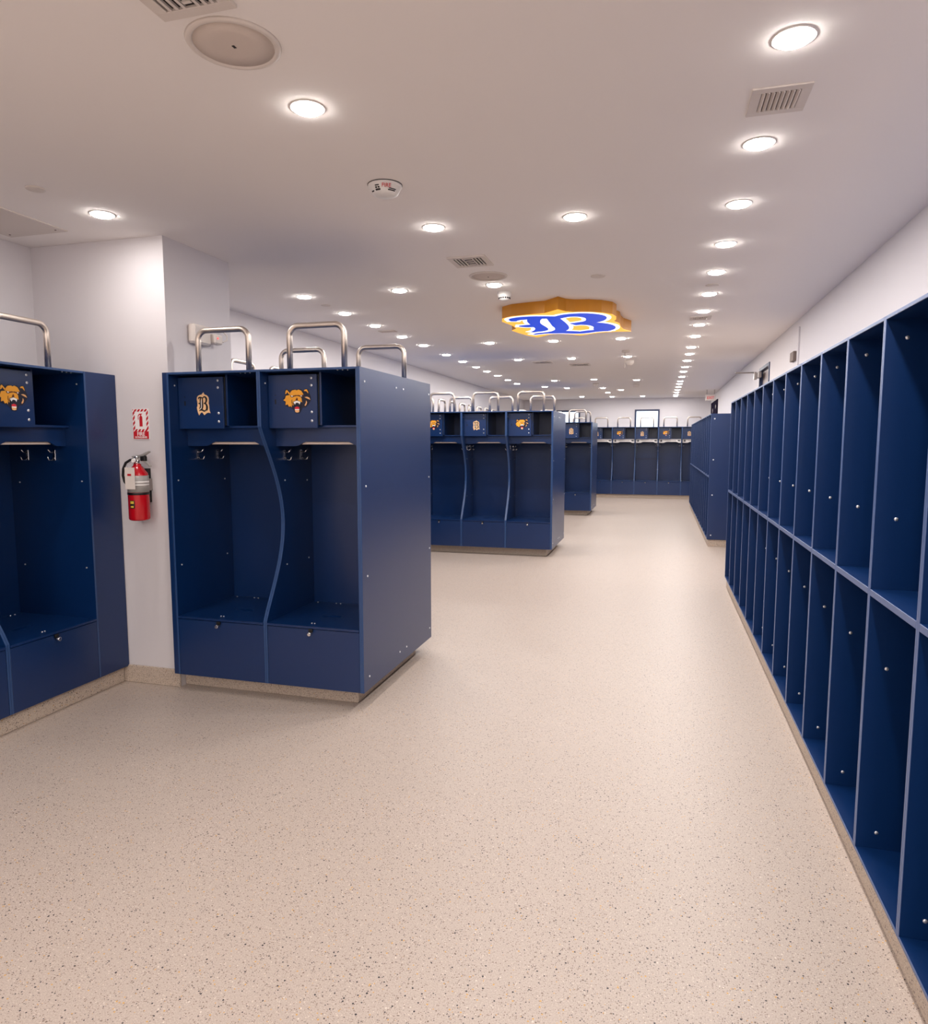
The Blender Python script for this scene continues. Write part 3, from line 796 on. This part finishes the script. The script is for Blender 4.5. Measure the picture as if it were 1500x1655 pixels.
mb = MB(); a, b = stroke_sides(q); mb.strip(a, b, -SD, -SD - .0055, M['litwhite'], 'xy'); mb.build('white_swash', r)

# ------------------------------------------------------------------ pillar: sign, extinguisher, emergency light
PYF = PY0
def text_part(body, size, m, parent, loc, name, rz=0, depth=.0006, sx_=1.0):
    cu = bpy.data.curves.new('txt', 'FONT'); cu.body = body; cu.size = size; cu.extrude = depth; cu.align_x = 'CENTER'; cu.offset = size * .012
    to = bpy.data.objects.new('txt', cu); COL.objects.link(to)
    me = bpy.data.meshes.new_from_object(to); bpy.data.objects.remove(to)
    me.materials.clear(); me.materials.append(m); me.transform(Matrix.Diagonal((sx_, 1, 1, 1)))
    me.transform(Matrix.Rotation(PI / 2, 4, 'X'))
    o = bpy.data.objects.new(name, me); COL.objects.link(o); o.parent = parent; o.location = loc; return o
sw, sh = .112, .178
r = thing('fire_extinguisher_sign', (-2.957, PYF, 1.492)); tag(r, 'red and white striped FIRE EXTINGUISHER sign on the pillar', 'sign')
mb = MB(); mb.box((-sw / 2, -.004, 0), (sw / 2, 0, sh), M['emwhite'], .0005); mb.build('sign_board', r)
mb = MB(); mb.box((-sw / 2 + .002, -.0046, .002), (sw / 2 - .002, -.004, .046), M['signred'])
def clip_par(xa, xb, za, zb, c, wd):
    """diagonal band x - z*0.8 in [c, c+wd] clipped to the rectangle by Sutherland-Hodgman"""
    P = [(xa, za), (xb, za), (xb, zb), (xa, zb)]
    for sgn, lim in ((1, c), (-1, -(c + wd))):
        Q = []
        for i in range(len(P)):
            a, b = P[i], P[(i + 1) % len(P)]
            fa = sgn * (a[0] - a[1] * .8) - lim; fb = sgn * (b[0] - b[1] * .8) - lim
            if fa >= 0: Q.append(a)
            if fa * fb < 0: t_ = fa / (fa - fb); Q.append((a[0] + (b[0] - a[0]) * t_, a[1] + (b[1] - a[1]) * t_))
        P = Q
        if len(P) < 3: return None
    return P
e = .002; bw = .016
rects = [(-sw / 2 + e, sw / 2 - e, .046, .046 + bw * .8), (-sw / 2 + e, sw / 2 - e, sh - bw, sh - e), (-sw / 2 + e, -sw / 2 + bw, .046 + bw * .8, sh - bw), (sw / 2 - bw, sw / 2 - e, .046 + bw * .8, sh - bw)]
for xa, xb, za, zb in rects:
    c = -.25
    while c < .1:
        P = clip_par(xa, xb, za, zb, c, .0145)
        if P: mb.prism(P, -.0046, -.004, M['signred'], 'xz')
        c += .024
mb.build('red_stripes', r)['label'] = 'red diagonal stripes and red band'
mb = MB(); mb.prism([(-.008, .075), (.013, .075), (.013, .128), (.010, .136), (-.004, .136), (-.008, .128)], -.0048, -.004, M['signred'])
mb.prism([(-.001, .136), (.006, .136), (.006, .143), (.014, .150), (-.008, .150), (-.018, .138), (-.018, .115), (-.014, .115), (-.014, .136), (-.006, .143), (-.001, .143)], -.0048, -.004, M['signred'])
mb.build('pictogram', r)['label'] = 'red fire extinguisher pictogram'
text_part('FIRE', .032, M['emwhite'], r, (0, -.0052, .020), 'lettering', sx_=.95)['label'] = 'white FIRE lettering'
text_part('EXTINGUISHER', .0145, M['emwhite'], r, (0, -.0052, .0065), 'lettering', sx_=.86)['label'] = 'white EXTINGUISHER lettering'

r = thing('fire_extinguisher', (-2.925, PYF - .085, 1.02)); tag(r, 'red fire extinguisher with white tag hung on the pillar below its sign', 'fire extinguisher')
R0 = .058
mb = MB(); mb.lathe([(0, 0), (R0 - .012, 0), (R0 - .003, .005), (R0, .012), (R0, .255), (R0 - .004, .275), (R0 - .018, .295), (.03, .312), (.022, .318), (.022, .328), (0, .328)], M['red'], 48); mb.build('cylinder_body', r)
mb = MB(); mb.lathe([(R0 + .0006, .165), (R0 + .0006, .262)], M['label'], 48); lb = mb.build('instruction_label', r); lb['label'] = 'silver grey instruction label'
mb = MB(); mb.lathe([(R0 + .001, .205), (R0 + .001, .212)], M['emwhite'], 48); mb.lathe([(R0 + .001, .220), (R0 + .001, .229)], M['emwhite'], 48); mb.build('label_print', lb)
mb = MB(); mb.lathe([(R0 + .0012, .150), (R0 + .0022, .151), (R0 + .0022, .163), (R0 + .0012, .164)], M['black'], 48)
mb.box((-.02, .05, .10), (.02, .0845, .30), M['black']); mb.build('wall_bracket', r)
mb = MB(); n = 8
for (zz0, zz1, a0, a1, mm) in ((.073, .119, 257, 288, 'black'), (.100, .115, 261, 283, 'yellow'), (.078, .088, 263, 281, 'yellow')):
    t = bmesh.new(); rr = R0 + (.0006 if mm == 'black' else .001)
    rw = [[t.verts.new((rr * math.cos(math.radians(a0 + (a1 - a0) * i / n)), rr * math.sin(math.radians(a0 + (a1 - a0) * i / n)), z)) for i in range(n + 1)] for z in (zz0, zz1)]
    for i in range(n): t.faces.new((rw[0][i], rw[0][i + 1], rw[1][i + 1], rw[1][i]))
    mb.add(t, M[mm])
mb.build('round_sticker', r)['label'] = 'yellow and black round sticker'
mb = MB(); mb.lathe([(.016, .325), (.019, .335), (.019, .352), (.014, .36), (.014, .372), (0, .372)], M['chrome'], 24)
mb.cyl((0, -.024, .348), .014, .014, M['chrome'], 'y', 20); vl = mb.build('valve', r)
mb = MB(); mb.cyl((0, -.032, .348), .0115, .003, M['emwhite'], 'y', 20); mb.build('pressure_gauge', vl)
mb = MB(); mb.prism([(-.028, .366), (.0, .362), (.055, .376), (.088, .397), (.086, .403), (.05, .388), (.0, .374), (-.028, .374)], -.010, .010, M['lever']); mb.build('squeeze_lever', r)
mb = MB(); mb.prism([(-.02, .355), (.03, .352), (.075, .325), (.09, .312), (.094, .317), (.078, .334), (.035, .362), (-.02, .364)], -.010, .010, M['lever']); mb.build('carry_handle', r)
mb = MB(); mb.box((.030, -.013, .345), (.062, .013, .375), M['black'], .004); mb.build('lever_guard', r)
mb = MB(); mb.tube([(-.012, -.008, .352), (-.035, -.012, .352), (-.062, -.02, .335), (-.080, -.022, .300), (-.086, -.02, .26), (-.083, -.012, .225), (-.074, -.004, .205)], .0075, M['black'], 12); mb.build('hose', r)
mb = MB(); mb.box((-.030, -.0685, .185), (.038, -.0675, .310), M['tag'], .0002); o = mb.build('inspection_tag', r); o['label'] = 'white paper inspection tag'; o.rotation_euler = (0, 0, 0)
mb = MB(); mb.box((-.012, -.0692, .262), (.014, -.0685, .274), M['signred']); mb.tube([(-.002, -.068, .302), (-.024, -.06, .325), (-.014, -.03, .34)], .001, M['chrome'], 6); mb.build('tag_print_and_tie', o)
mb = MB(); mb.box((-.03, .045, .17), (.03, .084, .24), M['alu'], .002); mb.build('hanger', r)

r = thing('emergency_light', (PX, 3.72, 2.07)); tag(r, 'white emergency light unit on pillar side above nearest island hoops', 'light')
mb = MB(); mb.box((0, -.085, .0), (.05, .085, .115), M['fixture'], .012); mb.build('housing', r)
mb = MB(); mb.box((.02, .085, .015), (.075, .165, .075), M['fixture'], .008); hd = mb.build('lamp_head', r)
mb = MB(); mb.cyl((.076, .11, .05), .006, .004, M['led'], 'x', 12); mb.build('indicator', hd)
mb = MB(); mb.tube([(.03, .16, .06), (.05, .20, .04), (.055, .235, .055), (.05, .245, .085), (.03, .235, .108), (.01, .19, .112)], .0045, M['fixture'], 8); mb.build('cable_loop', r)

# ------------------------------------------------------------------ right wall items
r = thing('door_closer', (XR, 9.86, 2.34)); tag(r, 'grey door closer with thin arm sticking out above the right cubbies', 'door closer')
mb = MB(); mb.box((-.05, -.13, -.035), (-.0135, .10, .04), M['alu'], .004); mb.box((-.085, .02, -.05), (-.05, .09, .035), M['alu'], .004); mb.build('closer_body', r)
mb = MB(); mb.tube([(-.085, .055, .042), (-.30, .12, .05), (-.31, .12, .05)], .009, M['alu'], 10); mb.cyl((-.07, .055, .04), .016, .02, M['alu'], 'z', 12); mb.build('closer_arm', r)
mb = MB(); mb.box((XR - .03, 7.42, 2.262), (XR, 7.60, 2.352), M['ventgrey'], .003); tag(mb.build('wall_box'), 'small grey box on the right wall above the last near cubby', 'box')
mb = MB(); mb.box((XR - .014, 7.285, 1.80), (XR, 7.30, 2.56), M['wall'], .002); tag(mb.build('wall_conduit'), 'thin vertical painted strip on the right wall near the grey box', 'conduit')
r = thing('wall_banner', (XR, 17.9, 1.88)); tag(r, 'dark navy wall banner with pale shapes high on the far right wall', 'banner')
mb = MB(); mb.box((-.02, -1.0, 0), (0, 1.0, .575), M['cloth'], .002); mb.build('banner_cloth', r)
mb = MB()
for yy, zz, ww, hh in ((-.55, .42, .12, .05), (.35, .36, .12, .06), (-.5, .14, .14, .07)):
    mb.prism([(yy - ww, zz), (yy - ww * .3, zz + hh), (yy + ww * .8, zz + hh * .5), (yy + ww * .4, zz - hh)], -.0225, -.0195, M['label'], 'yz')
mb.build('banner_shapes', r)
r = thing('exit_sign', (1.06, 16.6, 2.40)); tag(r, 'small red exit sign hung by two thin stems at the far right', 'exit sign')
mb = MB(); mb.box((-.11, -.02, 0), (.11, .02, .13), M['fixture'], .004); mb.build('sign_case', r)
text_part('EXIT', .085, M['exitred'], r, (0, -.0215, .035), 'lettering', sx_=.9)['label'] = 'red EXIT lettering'
for s_ in (-1, 1):
    mb = MB(); mb.cyl((s_ * .08, 0, .14 + (CEIL - 2.54) / 2), .006, CEIL - 2.54, M['alu'], 'z', 8); mb.build('stem', r)
# pendant device far down the aisle
r = thing('pendant_detector', (-.455, 9.25, CEIL)); tag(r, 'thin stemmed ceiling device hanging beyond the logo sign', 'detector')
mb = MB(); mb.cyl((0, 0, -.012), .05, .024, M['fixture'], 'z', 20); mb.build('ceiling_plate', r)
mb = MB(); mb.cyl((-.01, 0, -.12), .007, .20, M['fixture'], 'z', 10); mb.build('stem', r)
mb = MB(); mb.lathe([(.055, -.13), (.055, -.16), (.03, -.19), (0, -.19)][::-1], M['fixture'], 24, (.05, 0, 0)); mb.build('sensor_head', r)
for x, y, lb in ((-.50, 14.6, 'small round ceiling detector between the far middle downlights'), (-1.27, 14.2, 'small round ceiling detector far beyond the logo sign, over island ends')):
    mb = MB(); mb.lathe([(.06, 0), (.06, -.03), (.045, -.06), (0, -.065)], M['fixture'], 24); tag(mb.build('smoke_detector', None, (x, y, CEIL)), lb, 'smoke detector')
